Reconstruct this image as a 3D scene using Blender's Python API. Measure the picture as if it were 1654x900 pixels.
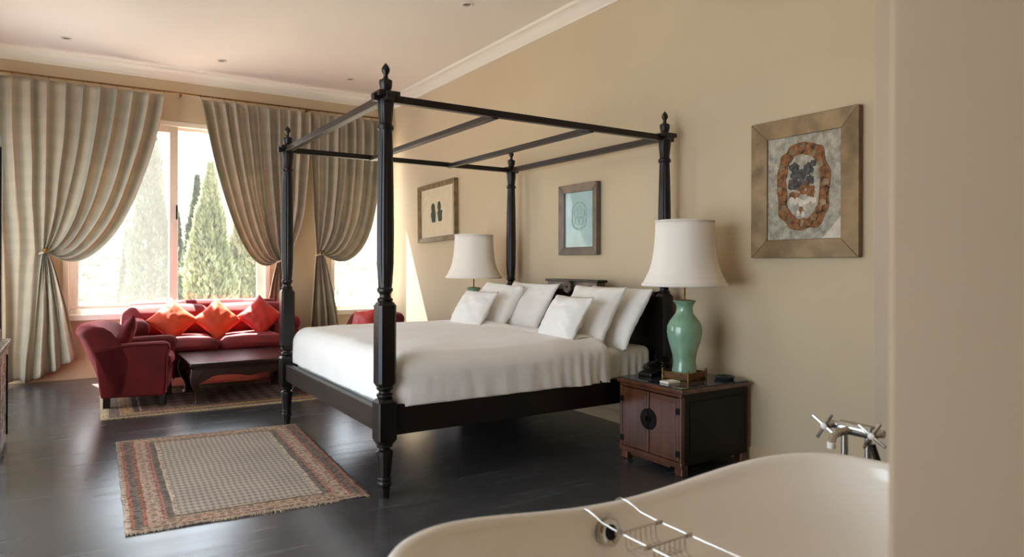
import bpy, math, random
from mathutils import Vector, Matrix, noise
for o in list(bpy.data.objects): bpy.data.objects.remove(o)
S = bpy.context.scene
COL = S.collection
R = math.radians
PI = math.pi
rnd = random.Random(7)

# ------------------------------------------------------------------ camera, world, sun, exposure
cam_d = bpy.data.cameras.new('camera'); cam = bpy.data.objects.new('camera', cam_d); COL.objects.link(cam)
cam_d.sensor_width = 36; cam_d.lens = 36 * 1096.7 / 1654
cam_d.shift_y = (426.4 - 450) / 1654
cam_d.clip_start = .05; cam_d.clip_end = 500
cam_d.dof.use_dof = True; cam_d.dof.focus_distance = 4.6; cam_d.dof.aperture_fstop = 2.8
cam.matrix_world = Matrix.Translation((0, 0, 1.2)) @ Matrix.Rotation(R(-32.81), 4, 'Z') @ Matrix.Rotation(R(90), 4, 'X') @ Matrix.Rotation(R(.19), 4, 'Z')
S.camera = cam
W = bpy.data.worlds.new('hazy_sky'); S.world = W; W.use_nodes = True
wn = W.node_tree.nodes['Background']; wn.inputs[0].default_value = (.78, .89, 1.0, 1); wn.inputs[1].default_value = 2.8
sd = bpy.data.lights.new('sun', 'SUN'); sun = bpy.data.objects.new('sun', sd); COL.objects.link(sun)
sd.energy = 30; sd.angle = R(.6); sd.color = (1, .93, .82)
sun.rotation_euler = Vector((.12, -.57, -1.0)).to_track_quat('-Z', 'Y').to_euler(); sun.location = (0, 12, 12)
S.view_settings.view_transform = 'Standard'; S.view_settings.look = 'None'
S.view_settings.exposure = 1.15; S.view_settings.gamma = 1; S.view_settings.use_curve_mapping = False
S.cycles.use_denoising = True
S.cycles.max_bounces = 14; S.cycles.diffuse_bounces = 8; S.cycles.transparent_max_bounces = 16
S.cycles.sample_clamp_indirect = 8; S.cycles.caustics_reflective = False; S.cycles.caustics_refractive = False


def portal(name, loc, rot, sx, sy):
    d = bpy.data.lights.new(name, 'AREA'); d.shape = 'RECTANGLE'; d.size = sx; d.size_y = sy
    o = bpy.data.objects.new(name, d); COL.objects.link(o); o.location = loc; o.rotation_euler = rot
    d.cycles.is_portal = True


portal('daylight_portal', (.95, 8.62, 1.7), (R(-90), 0, 0), 2.1, 2.2)
portal('daylight_portal', (3.05, 8.62, 1.7), (R(-90), 0, 0), .8, 2.2)
portal('daylight_portal', (-1.3, 6.95, 1.25), (0, R(-90), 0), 2.5, 1.7)
portal('daylight_portal', (-1.3, 2.9, 1.25), (0, R(-90), 0), 2.5, 2.8)


# ------------------------------------------------------------------ materials
def lin(h):
    h = h.lstrip('#'); c = [int(h[i:i + 2], 16) / 255 for i in (0, 2, 4)]
    return tuple((x / 12.92 if x <= .04045 else ((x + .055) / 1.055) ** 2.4) for x in c) + (1,)


class NT:
    def __init__(s, name):
        s.m = bpy.data.materials.new(name); s.m.use_nodes = True; s.t = s.m.node_tree
        s.p = s.t.nodes['Principled BSDF']; s.out = s.t.nodes['Material Output']

    def n(s, typ, **kw):
        x = s.t.nodes.new(typ)
        for k, v in kw.items(): setattr(x, k, v)
        return x

    def l(s, a, b): s.t.links.new(a, b)

    def setp(s, **kw):
        for k, v in kw.items(): s.p.inputs[k.replace('_', ' ')].default_value = v

    def math(s, op, a, b=None, c=None, clamp=False):
        x = s.n('ShaderNodeMath', operation=op); x.use_clamp = clamp
        for i, v in enumerate((a, b, c)):
            if v is None: continue
            if hasattr(v, 'type') and hasattr(v, 'node'): s.l(v, x.inputs[i])
            else: x.inputs[i].default_value = v
        return x.outputs[0]

    def mix(s, fac, a, b, blend='MIX'):
        x = s.n('ShaderNodeMix', data_type='RGBA', blend_type=blend)
        for i, v in ((0, fac), (6, a), (7, b)):
            if hasattr(v, 'node'): s.l(v, x.inputs[i])
            else: x.inputs[i].default_value = v
        return x.outputs[2]

    def noise(s, scale, detail=3, vec=None, dist=0, rough=.5):
        x = s.n('ShaderNodeTexNoise'); x.inputs['Scale'].default_value = scale; x.inputs['Detail'].default_value = detail
        x.inputs['Distortion'].default_value = dist; x.inputs['Roughness'].default_value = rough
        if vec is not None: s.l(vec, x.inputs['Vector'])
        return x.outputs['Fac']

    def coord(s, kind='Object', scale=None):
        c = s.n('ShaderNodeTexCoord').outputs[kind]
        if scale:
            m = s.n('ShaderNodeMapping'); m.inputs['Scale'].default_value = scale; s.l(c, m.inputs['Vector']); c = m.outputs[0]
        return c

    def bump(s, h, strength=.2, dist=.01):
        b = s.n('ShaderNodeBump'); b.inputs['Strength'].default_value = strength; b.inputs['Distance'].default_value = dist
        s.l(h, b.inputs['Height']); s.l(b.outputs[0], s.p.inputs['Normal'])

    def ramp(s, fac, stops, interp='LINEAR'):
        r = s.n('ShaderNodeValToRGB'); r.color_ramp.interpolation = interp
        e = r.color_ramp.elements
        while len(e) < len(stops): e.new(.5)
        for x, (p, c) in zip(e, stops): x.position = p; x.color = c
        s.l(fac, r.inputs[0]); return r.outputs[0]

    def base(s, c): s.l(c, s.p.inputs['Base Color'])


M = {}


def simple(name, col, rough=.5, metal=0, var=0, vscale=8, bump=0, bscale=60, bdist=.004, stretch=None, **kw):
    t = NT(name); c = lin(col) if isinstance(col, str) else tuple(col) + (1,)
    t.setp(Base_Color=c, Roughness=rough, Metallic=metal)
    for k, v in kw.items(): t.p.inputs[k.replace('_', ' ')].default_value = v
    vec = t.coord('Object', stretch)
    if var:
        f = t.noise(vscale, 4, vec)
        d = tuple(x * (1 - var) for x in c[:3]) + (1,); b = tuple(min(1, x * (1 + var)) for x in c[:3]) + (1,)
        t.base(t.ramp(f, [(.3, d), (.7, b)]))
    if bump: t.bump(t.noise(bscale, 4, vec), bump, bdist)
    M[name] = t.m
    return t


simple('wall_paint', '#cab798', .75, var=.04, vscale=1.3, bump=.12, bscale=90, bdist=.002)
simple('partition_paint', '#c2b09a', .75, var=.04, vscale=1.1, bump=.18, bscale=14, bdist=.004)
simple('ceiling_paint', '#ece2d6', .85, var=.02, vscale=1)
simple('crown_white', '#ece2d4', .6)
simple('baseboard_paint', '#cbb18e', .55)
simple('frame_white', '#e9dfd2', .4)
simple('dark_wood', '#150e0a', .33, var=.4, vscale=6, stretch=(1, 1, .15), Specular_IOR_Level=.4)
simple('rail_wood', '#21150f', .38, var=.55, vscale=5, stretch=(.3, .3, 3), bump=.15, bscale=14)
simple('red_wood', '#58301b', .33, var=.45, vscale=7, stretch=(3, 3, .35), Coat_Weight=.35, Coat_Roughness=.15)
simple('black_wood', '#120c09', .42, var=.4, vscale=5, Specular_IOR_Level=.25)
simple('table_wood', '#2b1712', .28, var=.4, vscale=5, stretch=(.4, 3, 3), Coat_Weight=.4, Coat_Roughness=.12)
simple('iron', '#17120f', .45, .7)
simple('brass', '#7a5a32', .42, .9, var=.3, vscale=20)
simple('chrome', '#c9c6c0', .12, 1)
simple('porcelain', '#f2efe9', .25)
simple('tub_enamel', '#f4eee4', .22, var=.02, vscale=2, Coat_Weight=.4, Coat_Roughness=.1)
simple('linen', '#eeebe6', .9, var=.03, vscale=4, bump=.2, bscale=22, bdist=.01, Sheen_Weight=.2)
simple('pillow_cotton', '#f0ede8', .9, var=.03, vscale=6, bump=.3, bscale=16, bdist=.012, Sheen_Weight=.2)
simple('sheet', '#e6e2da', .9, bump=.25, bscale=18, bdist=.01)
simple('shade_fabric', '#f2ebe0', .85, bump=.08, bscale=150)
simple('celadon', '#84aa8e', .13, var=.18, vscale=9, Coat_Weight=.7, Coat_Roughness=.06)
simple('velvet', '#6c0911', .75, var=.3, vscale=5, Sheen_Weight=.6, Sheen_Roughness=.3, Sheen_Tint=(1, .25, .28, 1))
simple('orange_silk', '#d8431a', .5, var=.25, vscale=4, bump=.2, bscale=10, Sheen_Weight=.5, Sheen_Tint=(1, .6, .35, 1))
simple('red_silk', '#c0221a', .5, var=.25, vscale=4, bump=.2, bscale=10, Sheen_Weight=.5, Sheen_Tint=(1, .5, .4, 1))
simple('bronze_leaf', '#80694a', .45, .4, var=.35, vscale=9, bump=.25, bscale=35)
simple('pewter_wood', '#6d5f52', .45, .3, var=.25, vscale=10, stretch=(1, 1, .2))
simple('gilt_wood', '#8a7350', .45, .4, var=.35, vscale=18)
simple('paper_cream', '#d6c6a4', .8, var=.06, vscale=9)
simple('leaf_ink', '#3f4636', .8, var=.3, vscale=30)
simple('ring_ink', '#98b0ac', .8, var=.2, vscale=40)
simple('mat_board', '#d9ccb4', .8)
simple('ochre_scroll', '#7d5129', .75, var=.75, vscale=38)
simple('pale_ground', '#a29b8a', .75, var=.4, vscale=30)
simple('ink_dark', '#46433e', .75, var=.7, vscale=40)
simple('chalk', '#c9bfae', .75, var=.2, vscale=30)
simple('white_card', '#eeeae2', .6)
simple('black_plastic', '#121212', .3)
simple('thread', '#a8957a', .95)
simple('tree_bark', '#5b4a38', .9)
simple('downlight_trim', '#d9cfc2', .4)
simple('downlight_glass', '#6b6258', .2)
simple('terrain', '#857f70', .95, var=.18, vscale=.25)
simple('plinth_wood', '#6b4524', .4, var=.3, vscale=10)

t = NT('floor_boards')
uv = t.coord('Object')
br = t.n('ShaderNodeTexBrick'); br.offset = .37; br.inputs['Scale'].default_value = 1; br.inputs['Brick Width'].default_value = 1.7
br.inputs['Row Height'].default_value = .14; br.inputs['Mortar Size'].default_value = .0018; br.inputs['Bias'].default_value = 0
br.inputs['Color1'].default_value = lin('#484748'); br.inputs['Color2'].default_value = lin('#403f40'); br.inputs['Mortar'].default_value = lin('#181513')
t.l(uv, br.inputs['Vector'])
gr = t.noise(3, 3, t.coord('Object', (.4, 5, 1)))
t.base(t.mix(.35, br.outputs[0], t.ramp(gr, [(.3, lin('#2b2827')), (.75, lin('#4a494a'))])))
t.l(t.ramp(gr, [(.2, (.21,) * 3 + (1,)), (.8, (.3,) * 3 + (1,))]), t.p.inputs['Roughness'])
t.bump(br.outputs[1], -.05, .0006); t.setp(Specular_IOR_Level=1.0)
M['floor_boards'] = t.m

t = NT('curtain_linen')
u = t.n('ShaderNodeSeparateXYZ'); t.l(t.coord('UV'), u.inputs[0])
f1 = t.math('FRACT', t.math('MULTIPLY', u.outputs[0], 11.0))
st = t.ramp(f1, [(0, lin('#bbae97')), (.3, lin('#aea18a')), (.42, lin('#9c9783')), (.62, lin('#a19b87')), (.75, lin('#b6a991')), (1, lin('#bbae97'))])
f2 = t.math('FRACT', t.math('MULTIPLY', u.outputs[1], 19.0))
chk = t.ramp(f2, [(0, (1, 1, 1, 1)), (.45, (1, 1, 1, 1)), (.55, (.95, .95, .94, 1)), (.95, (.95, .95, .94, 1)), (1, (1, 1, 1, 1))])
col = t.mix(1, st, chk, 'MULTIPLY'); t.base(col); t.setp(Roughness=.85, Sheen_Weight=.3)
tr = t.n('ShaderNodeBsdfTranslucent'); t.l(col, tr.inputs[0])
mx = t.n('ShaderNodeMixShader'); mx.inputs[0].default_value = .16
t.l(t.p.outputs[0], mx.inputs[1]); t.l(tr.outputs[0], mx.inputs[2]); t.l(mx.outputs[0], t.out.inputs[0])
M['curtain_linen'] = t.m


def glass(name, haze):
    t = NT(name)
    tp = t.n('ShaderNodeBsdfTransparent'); gl = t.n('ShaderNodeBsdfGlossy'); gl.inputs['Roughness'].default_value = .02
    veil = t.n('ShaderNodeBsdfTranslucent'); veil.inputs[0].default_value = (.95, .93, .9, 1)  # whitish translucent share puts the glare haze of overexposed daylight into the pane
    a = t.n('ShaderNodeMixShader'); a.inputs[0].default_value = haze; t.l(tp.outputs[0], a.inputs[1]); t.l(veil.outputs[0], a.inputs[2])
    b = t.n('ShaderNodeMixShader'); b.inputs[0].default_value = .04; t.l(a.outputs[0], b.inputs[1]); t.l(gl.outputs[0], b.inputs[2])
    t.l(b.outputs[0], t.out.inputs[0]); M[name] = t.m


glass('glare_haze_glass', .028); glass('clear_glass', .006)
t = NT('table_glass'); t.setp(Base_Color=(.03, .035, .035, 1), Roughness=.06); M['table_glass'] = t.m


def leaf(name, c1, c2):
    t = NT(name); col = t.ramp(t.noise(1.3, 3, t.coord()), [(.3, lin(c1)), (.7, lin(c2))])
    t.base(col); t.setp(Roughness=.7)
    tr = t.n('ShaderNodeBsdfTranslucent'); t.l(col, tr.inputs[0]); mx = t.n('ShaderNodeMixShader'); mx.inputs[0].default_value = .45
    t.l(t.p.outputs[0], mx.inputs[1]); t.l(tr.outputs[0], mx.inputs[2]); t.l(mx.outputs[0], t.out.inputs[0]); M[name] = t.m


leaf('cypress_leaf', '#3c4a3a', '#626f56'); leaf('shrub_leaf', '#4d5446', '#666c5c')
leaf('pale_cypress_leaf', '#6a7350', '#a3a37c')


def rug_material(name, lw, lh, wx, wy, stops, field, ystops=None):
    """UV 0..1 over the rug; borders wx / wy wide in metres, colours by distance from the edge."""
    t = NT(name); s = t.n('ShaderNodeSeparateXYZ'); t.l(t.coord('UV'), s.inputs[0])
    ux, uy = t.math('MULTIPLY', s.outputs[0], lw), t.math('MULTIPLY', s.outputs[1], lh)
    dx = t.math('DIVIDE', t.math('MINIMUM', ux, t.math('SUBTRACT', lw, ux)), wx)
    dy = t.math('DIVIDE', t.math('MINIMUM', uy, t.math('SUBTRACT', lh, uy)), wy)
    d = t.math('MINIMUM', dx, dy)
    v = t.n('ShaderNodeCombineXYZ'); t.l(ux, v.inputs[0]); t.l(uy, v.inputs[1])
    wob = t.math('MULTIPLY_ADD', t.noise(9, 2, v.outputs[0]), .016, -.008)
    band = t.ramp(t.math('ADD', dx, wob), stops, 'CONSTANT')
    if ystops: band = t.mix(t.math('LESS_THAN', dy, dx), band, t.ramp(t.math('ADD', dy, wob), ystops, 'CONSTANT'))
    else: band = t.ramp(t.math('ADD', d, wob), stops, 'CONSTANT')
    n1 = t.noise(34, 1, v.outputs[0], .8)
    mo = t.math('MULTIPLY_ADD', t.math('MULTIPLY', t.math('SINE', t.math('MULTIPLY', ux, 88)), t.math('SINE', t.math('MULTIPLY', uy, 74))), .22, n1)
    mot = t.ramp(mo, [(0, (.5, .46, .44, 1)), (.38, (1.0, .95, .9, 1)), (.5, (1.35, 1.3, 1.2, 1)), (.62, (.85, .72, .66, 1)), (.72, (.55, .5, .48, 1))], 'CONSTANT')
    band = t.mix(.85, band, mot, 'MULTIPLY')
    # diamond lattice in the field
    k = field[2]
    a = t.math('SINE', t.math('MULTIPLY', t.math('ADD', ux, t.math('MULTIPLY', uy, .62)), k))
    b = t.math('SINE', t.math('MULTIPLY', t.math('SUBTRACT', ux, t.math('MULTIPLY', uy, .62)), k))
    lat = t.ramp(t.math('MULTIPLY_ADD', t.math('MULTIPLY', a, b), .5, .5), [(.3, lin(field[0])), (.62, lin(field[1]))])
    inside = t.math('GREATER_THAN', d, 1.0)
    col = t.mix(inside, band, lat)
    wear = t.noise(3.5, 4, v.outputs[0]); fine = t.noise(160, 2, v.outputs[0])
    col = t.mix(.5, col, t.ramp(wear, [(.3, (.78, .76, .74, 1)), (.7, (1.1, 1.06, 1, 1))]), 'MULTIPLY')
    t.base(col); t.setp(Roughness=.95); t.bump(fine, .4, .004); M[name] = t.m


E0 = lin
rug_material('bedside_rug', 1.13, 1.78, .235, .15,
             [(0, E0('#9c8a7c')), (.1, E0('#94604d')), (.17, E0('#6b6057')), (.33, E0('#96604d')), (.41, E0('#a48e7e')), (.68, E0('#98695a')), (.76, E0('#6b6158')), (.9, E0('#b2a392'))],
             ('#83766c', '#a99c8e', 105),
             [(0, E0('#9c8a7c')), (.14, E0('#8a6450')), (.2, E0('#a28a76')), (.55, E0('#94705a')), (.62, E0('#9c8672')), (.82, E0('#5d5249')), (.93, E0('#b09c80'))])
rug_material('sofa_rug', 2.3, 1.7, .3, .3,
             [(0, E0('#a8977a')), (.2, E0('#75665a')), (.45, E0('#a3835f')), (.8, E0('#54443c')), (.95, E0('#ae9a7c'))],
             ('#4d302b', '#74594a', 28))

t = NT('bone_inlay')
vo = t.n('ShaderNodeTexVoronoi', feature='DISTANCE_TO_EDGE'); vo.inputs['Scale'].default_value = 22; vo.inputs['Randomness'].default_value = .35
t.l(t.coord('Object', (1, 1, .7)), vo.inputs['Vector'])
t.base(t.ramp(vo.outputs['Distance'], [(0, lin('#d9d2c4')), (.07, lin('#1d1a18')), (.2, lin('#14110f')), (.34, lin('#e2dccf'))], 'CONSTANT'))
t.setp(Roughness=.3); M['bone_inlay'] = t.m

t = NT('teal_print')
c = t.coord('Object'); t.base(t.ramp(t.noise(6, 4, c), [(.3, lin('#8fb3b3')), (.7, lin('#a9c6c2'))])); t.setp(Roughness=.45, Coat_Weight=.5); M['teal_print'] = t.m


# ------------------------------------------------------------------ mesh helpers
class MB:
    def __init__(s): s.v = []; s.f = []; s.uv = None

    def add(s, v, f):
        k = len(s.v); s.v += [tuple(x) for x in v]; s.f += [tuple(i + k for i in q) for q in f]; return s

    def box(s, lo, hi):
        x0, y0, z0 = lo; x1, y1, z1 = hi
        return s.add([(x0, y0, z0), (x1, y0, z0), (x1, y1, z0), (x0, y1, z0), (x0, y0, z1), (x1, y0, z1), (x1, y1, z1), (x0, y1, z1)],
                     [(3, 2, 1, 0), (4, 5, 6, 7), (0, 1, 5, 4), (1, 2, 6, 5), (2, 3, 7, 6), (3, 0, 4, 7)])

    def bar(s, a, b, w, h, up=(0, 0, 1)):
        a, b = Vector(a), Vector(b); d = (b - a).normalized(); up = Vector(up)
        if abs(d.dot(up)) > .95: up = Vector((1, 0, 0))
        sd_ = d.cross(up).normalized(); u2 = sd_.cross(d)
        v = [p + sd_ * (i * w / 2) + u2 * (j * h / 2) for p in (a, b) for i, j in ((-1, -1), (1, -1), (1, 1), (-1, 1))]
        return s.add(v, [(0, 1, 2, 3), (7, 6, 5, 4), (0, 4, 5, 1), (1, 5, 6, 2), (2, 6, 7, 3), (3, 7, 4, 0)])

    def loft(s, rings, cap0=True, cap1=True, close=True):
        n = len(rings[0]); k = len(s.v); f = []
        v = [p for r in rings for p in r]
        for i in range(len(rings) - 1):
            for j in range(n if close else n - 1):
                a, b = i * n + j, i * n + (j + 1) % n
                f.append((a, b, b + n, a + n))
        if cap0: f.append(tuple(reversed(range(n))))
        if cap1: f.append(tuple(range((len(rings) - 1) * n, len(rings) * n)))
        return s.add(v, f)

    def lathe(s, prof, c=(0, 0, 0), n=32, cap0=True, cap1=True, flute=None):
        rings = []
        for i, (r, z) in enumerate(prof):
            ring = []
            for j in range(n):
                a = 2 * PI * j / n; q = r
                if flute and flute[0] <= z <= flute[1]: q = r * (1 - .07 * (1 - abs(math.cos(a * flute[2] / 2))))
                ring.append((c[0] + q * math.cos(a), c[1] + q * math.sin(a), c[2] + z))
            rings.append(ring)
        return s.loft(rings, cap0, cap1)

    def tube(s, path, r, n=8, closed=False):
        P = [Vector(p) for p in path]; rings = []; prev = None
        for i, p in enumerate(P):
            if closed: d = (P[(i + 1) % len(P)] - P[i - 1]).normalized()
            else: d = (P[min(i + 1, len(P) - 1)] - P[max(i - 1, 0)]).normalized()
            if prev is None:
                up = Vector((0, 0, 1)) if abs(d.z) < .9 else Vector((1, 0, 0)); sd_ = d.cross(up).normalized()
            else: sd_ = (prev - d * prev.dot(d)).normalized()
            prev = sd_; u2 = d.cross(sd_); q = r[i] if isinstance(r, (list, tuple)) else r
            rings.append([p + (sd_ * math.cos(2 * PI * j / n) + u2 * math.sin(2 * PI * j / n)) * q for j in range(n)])
        if closed: rings.append(rings[0])
        return s.loft(rings, not closed, not closed)

    def prism(s, poly, axis, lo, hi):
        """extrude a 2-D polygon along axis ('x','y','z')"""
        def P(a, b, c): return {'x': (c, a, b), 'y': (a, c, b), 'z': (a, b, c)}[axis]
        return s.loft([[P(a, b, lo) for a, b in poly], [P(a, b, hi) for a, b in poly]])

    def grid(s, fn, nu, nv):
        k = len(s.v); v = []; f = []; uv = []
        for j in range(nv + 1):
            for i in range(nu + 1):
                v.append(fn(i / nu, j / nv)); uv.append((i / nu, j / nv))
        for j in range(nv):
            for i in range(nu):
                a = j * (nu + 1) + i; f.append((a, a + 1, a + nu + 2, a + nu + 1))
        s.uv = (s.uv or []) + uv
        return s.add(v, f)

    def build(s, name, m, parent=None, smooth=True, bevel=0, seg=2, angle=35, solid=0, subd=0, loc=None, recalc=True):
        me = bpy.data.meshes.new(name); me.from_pydata(s.v, [], s.f); me.update()
        if recalc:
            import bmesh
            b = bmesh.new(); b.from_mesh(me); bmesh.ops.recalc_face_normals(b, faces=b.faces); b.to_mesh(me); b.free()
        if s.uv and len(s.uv) == len(s.v):
            L = me.uv_layers.new(name='UVMap')
            for lp in me.loops: L.data[lp.index].uv = s.uv[lp.vertex_index]
        if smooth: me.shade_smooth(); me.set_sharp_from_angle(angle=R(angle))
        me.materials.append(M[m])
        o = bpy.data.objects.new(name, me); COL.objects.link(o)
        if parent: o.parent = parent
        if loc: o.location = loc
        if solid: md = o.modifiers.new('thickness', 'SOLIDIFY'); md.thickness = solid; md.offset = 0
        if bevel: md = o.modifiers.new('bevel', 'BEVEL'); md.width = bevel; md.segments = seg; md.limit_method = 'ANGLE'; md.angle_limit = R(40); md.harden_normals = False
        if subd: md = o.modifiers.new('subdivision', 'SUBSURF'); md.levels = subd; md.render_levels = subd
        return o


def tag(o, label=None, cat=None, group=None, kind=None):
    for k, v in (('label', label), ('category', cat), ('group', group), ('kind', kind)):
        if v: o[k] = v
    return o


def thing(name, label, cat, loc=(0, 0, 0), rz=0, group=None):
    o = bpy.data.objects.new(name, None); COL.objects.link(o); o.empty_display_size = .1
    o.location = loc; o.rotation_euler = (0, 0, rz)
    return tag(o, label, cat, group)


def copy_tree(o, parent=None):
    c = o.copy(); COL.objects.link(c)
    if parent: c.parent = parent
    for ch in [x for x in bpy.data.objects if x.parent == o]: copy_tree(ch, c)
    return c


def struct(o): o['kind'] = 'structure'; return o


def bez(p0, p1, p2, p3, t):
    a = 1 - t
    return tuple(a ** 3 * w + 3 * a * a * t * x + 3 * a * t * t * y + t ** 3 * z for w, x, y, z in zip(p0, p1, p2, p3))


def nz(x, y, z=0): return noise.noise(Vector((x, y, z)))


def rounded_box(mb, lo, hi, r, n=10, puff=0, disp=None):
    """closed soft box: grid on the six faces pushed onto a rounded shape"""
    lo, hi = Vector(lo), Vector(hi); c = (lo + hi) / 2; h = (hi - lo) / 2
    r3 = Vector([min(r, q * .98) for q in h])
    for ax in range(3):
        for sg in (-1, 1):
            u_, v_ = [(1, 2), (2, 0), (0, 1)][ax]
            def fn(a, b):
                p = Vector((0, 0, 0)); p[ax] = sg
                p[u_] = math.sin((a * 2 - 1) * PI / 2 * .999) if False else (a * 2 - 1); p[v_] = b * 2 - 1
                q = Vector([p[k] * h[k] for k in range(3)])
                core = Vector([max(-(h[k] - r3[k]), min(h[k] - r3[k], q[k])) for k in range(3)])
                d = q - core; dn = Vector([d[k] / r3[k] for k in range(3)])
                L = dn.length
                if L > 1e-6: dn /= L; q = core + Vector([dn[k] * r3[k] for k in range(3)])
                if puff:
                    w = (1 - p[u_] ** 2) * (1 - p[v_] ** 2)
                    q[ax] += sg * puff * w
                q = c + q
                if disp: q = Vector(disp(q))
                return tuple(q)
            N = (max(4, int(n * h[u_] / max(h))), max(4, int(n * h[v_] / max(h))))
            mb.grid(fn, *N)
    mb.uv = None
    return mb


def weld(o, d=.0005):
    import bmesh
    b = bmesh.new(); b.from_mesh(o.data); bmesh.ops.remove_doubles(b, verts=b.verts, dist=d); bmesh.ops.recalc_face_normals(b, faces=b.faces)
    b.to_mesh(o.data); b.free(); o.data.shade_smooth(); return o


# ------------------------------------------------------------------ room shell
XL, XR, YB, YF, ZC = -1.0, 3.475, 8.318, -1.6, 3.32
T = .16
struct(MB().box((XL - T, YF - T, -.1), (XR + T, YB + T, 0)).build('floor', 'floor_boards', smooth=False))
struct(MB().box((XL - T, YF - T, ZC), (XR + T, YB + T, ZC + .15)).build('ceiling', 'ceiling_paint', smooth=False))
struct(MB().box((XR, YF - T, 0), (XR + T, YB + T, ZC)).build('wall_right', 'wall_paint', smooth=False))
struct(MB().box((XL - T, YF - T, 0), (XR, YF, ZC)).build('wall_front', 'wall_paint', smooth=False))


def holed_wall(name, a0, a1, holes, P, m):
    """wall with rectangular holes (a0,a1,z0,z1); P(a0,a1,z0,z1) -> lo, hi"""
    mb = MB(); x = a0
    for h0, h1, z0, z1 in sorted(holes):
        mb.box(*P(x, h0, 0, ZC))
        if z0 > 0: mb.box(*P(h0, h1, 0, z0))
        mb.box(*P(h0, h1, z1, ZC)); x = h1
    mb.box(*P(x, a1, 0, ZC))
    return struct(mb.build(name, m, smooth=False))


WA = (-.1, 1.95, .66, 2.76); WB = (2.68, 3.42, .62, 2.76); WL = (1.5, 4.3, 0, 2.5); WM = (6.1, 7.8, 0, 2.5)
holed_wall('wall_back', XL - T, XR, [WA, WB], lambda a, b, z0, z1: ((a, YB, z0), (b, YB + T, z1)), 'wall_paint')
holed_wall('wall_left', YF, YB, [WL, WM], lambda a, b, z0, z1: ((XL - T, a, z0), (XL, b, z1)), 'wall_paint')
pw = MB().box((.925, YF, 0), (1.04, .5, ZC)); pw.box((1.04, .38, 0), (XR, .5, ZC))
struct(pw.build('wall_partition', 'partition_paint', smooth=False, bevel=.012))
struct(MB().box((XR - .075, .5, 0), (XR, 1.9, ZC)).build('wall_return', 'partition_paint', smooth=False, bevel=.01))
# cornice: stepped profile swept along the walls (offset from wall, height)
CP = [(0, 3.2), (.018, 3.2), (.02, 3.222), (.034, 3.23), (.045, 3.262), (.075, 3.288), (.1, 3.295), (.105, 3.32), (0, 3.32)]
n_trim = 0


def sweep_trim(name, prof, axis, lo, hi, wall, sgn, m):
    if axis == 'y': return struct(MB().prism([(wall + sgn * a, b) for a, b in prof], 'y', lo, hi).build(name, m, angle=50))
    return struct(MB().prism([(wall + sgn * a, b) for a, b in prof], 'x', lo, hi).build(name, m, angle=50))


sweep_trim('trim_1', CP, 'x', XL, XR, YB, -1, 'crown_white')
sweep_trim('trim_2', CP, 'y', 1.9, YB, XR, -1, 'crown_white')
sweep_trim('trim_3', CP, 'y', YF, YB, XL, 1, 'crown_white')
BP = [(0, 0), (.022, 0), (.022, .105), (.016, .115), (.016, .17), (.01, .185), (0, .19)]
sweep_trim('baseboard_back', BP, 'x', XL, XR, YB, -1, 'baseboard_paint')
BR = [(0, 0), (.018, 0), (.018, .07), (.012, .085), (0, .09)]
sweep_trim('baseboard_right', BR, 'y', 1.9, YB, XR, -1, 'baseboard_paint')
sweep_trim('baseboard_left', BR, 'y', WL[1], WM[0], XL, 1, 'baseboard_paint')


# ------------------------------------------------------------------ windows
def ring_frame(mb, x0, x1, z0, z1, w, y0, y1, wb=None, wt=None):
    wb = wb or w; wt = wt or w
    mb.box((x0, y0, z0), (x0 + w, y1, z1)); mb.box((x1 - w, y0, z0), (x1, y1, z1))
    mb.box((x0 + w, y0, z1 - wt), (x1 - w, y1, z1)); mb.box((x0 + w, y0, z0), (x1 - w, y1, z0 + wb)); return mb


w1 = bpy.data.objects.new('window_1', None); COL.objects.link(w1); struct(w1); w1.location = (0, 0, 0)
ring_frame(MB(), WA[0], WA[1], WA[2], WA[3], .055, YB - .012, YB + .13).build('outer_frame', 'frame_white', w1, smooth=False, bevel=.006)
s1 = ring_frame(MB(), -.045, .965, .715, 2.705, .085, YB + .015, YB + .055, wb=.04, wt=.07).build('sliding_sash', 'frame_white', w1, smooth=False, bevel=.005)
MB().box((.03, YB + .03, .75), (.885, YB + .036, 2.64)).build('pane', 'glare_haze_glass', s1, smooth=False)
MB().box((.945, YB + .005, 1.68), (.962, YB + .016, 1.84)).build('latch', 'iron', s1, smooth=False, bevel=.003)
s2 = ring_frame(MB(), .88, 1.9, .715, 2.705, .085, YB + .065, YB + .105, wb=.03, wt=.03).build('sliding_sash', 'frame_white', w1, smooth=False, bevel=.005)
MB().box((.96, YB + .08, .74), (1.82, YB + .086, 2.68)).build('pane', 'clear_glass', s2, smooth=False)
MB().box((WA[0] - .06, YB - .07, .6), (WA[1] + .06, YB + .0, .665)).build('sill', 'frame_white', w1, smooth=False, bevel=.01)

w2 = bpy.data.objects.new('window_2', None); COL.objects.link(w2); struct(w2)
ring_frame(MB(), WB[0], WB[1], WB[2], WB[3], .05, YB - .012, YB + .13).build('outer_frame', 'frame_white', w2, smooth=False, bevel=.006)
MB().box((WB[0] + .045, YB + .06, .665), (WB[1] - .045, YB + .066, 2.715)).build('pane', 'glare_haze_glass', w2, smooth=False)
MB().box((WB[0] - .05, YB - .06, .56), (XR - .001, YB, .625)).build('sill', 'frame_white', w2, smooth=False, bevel=.01)

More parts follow.
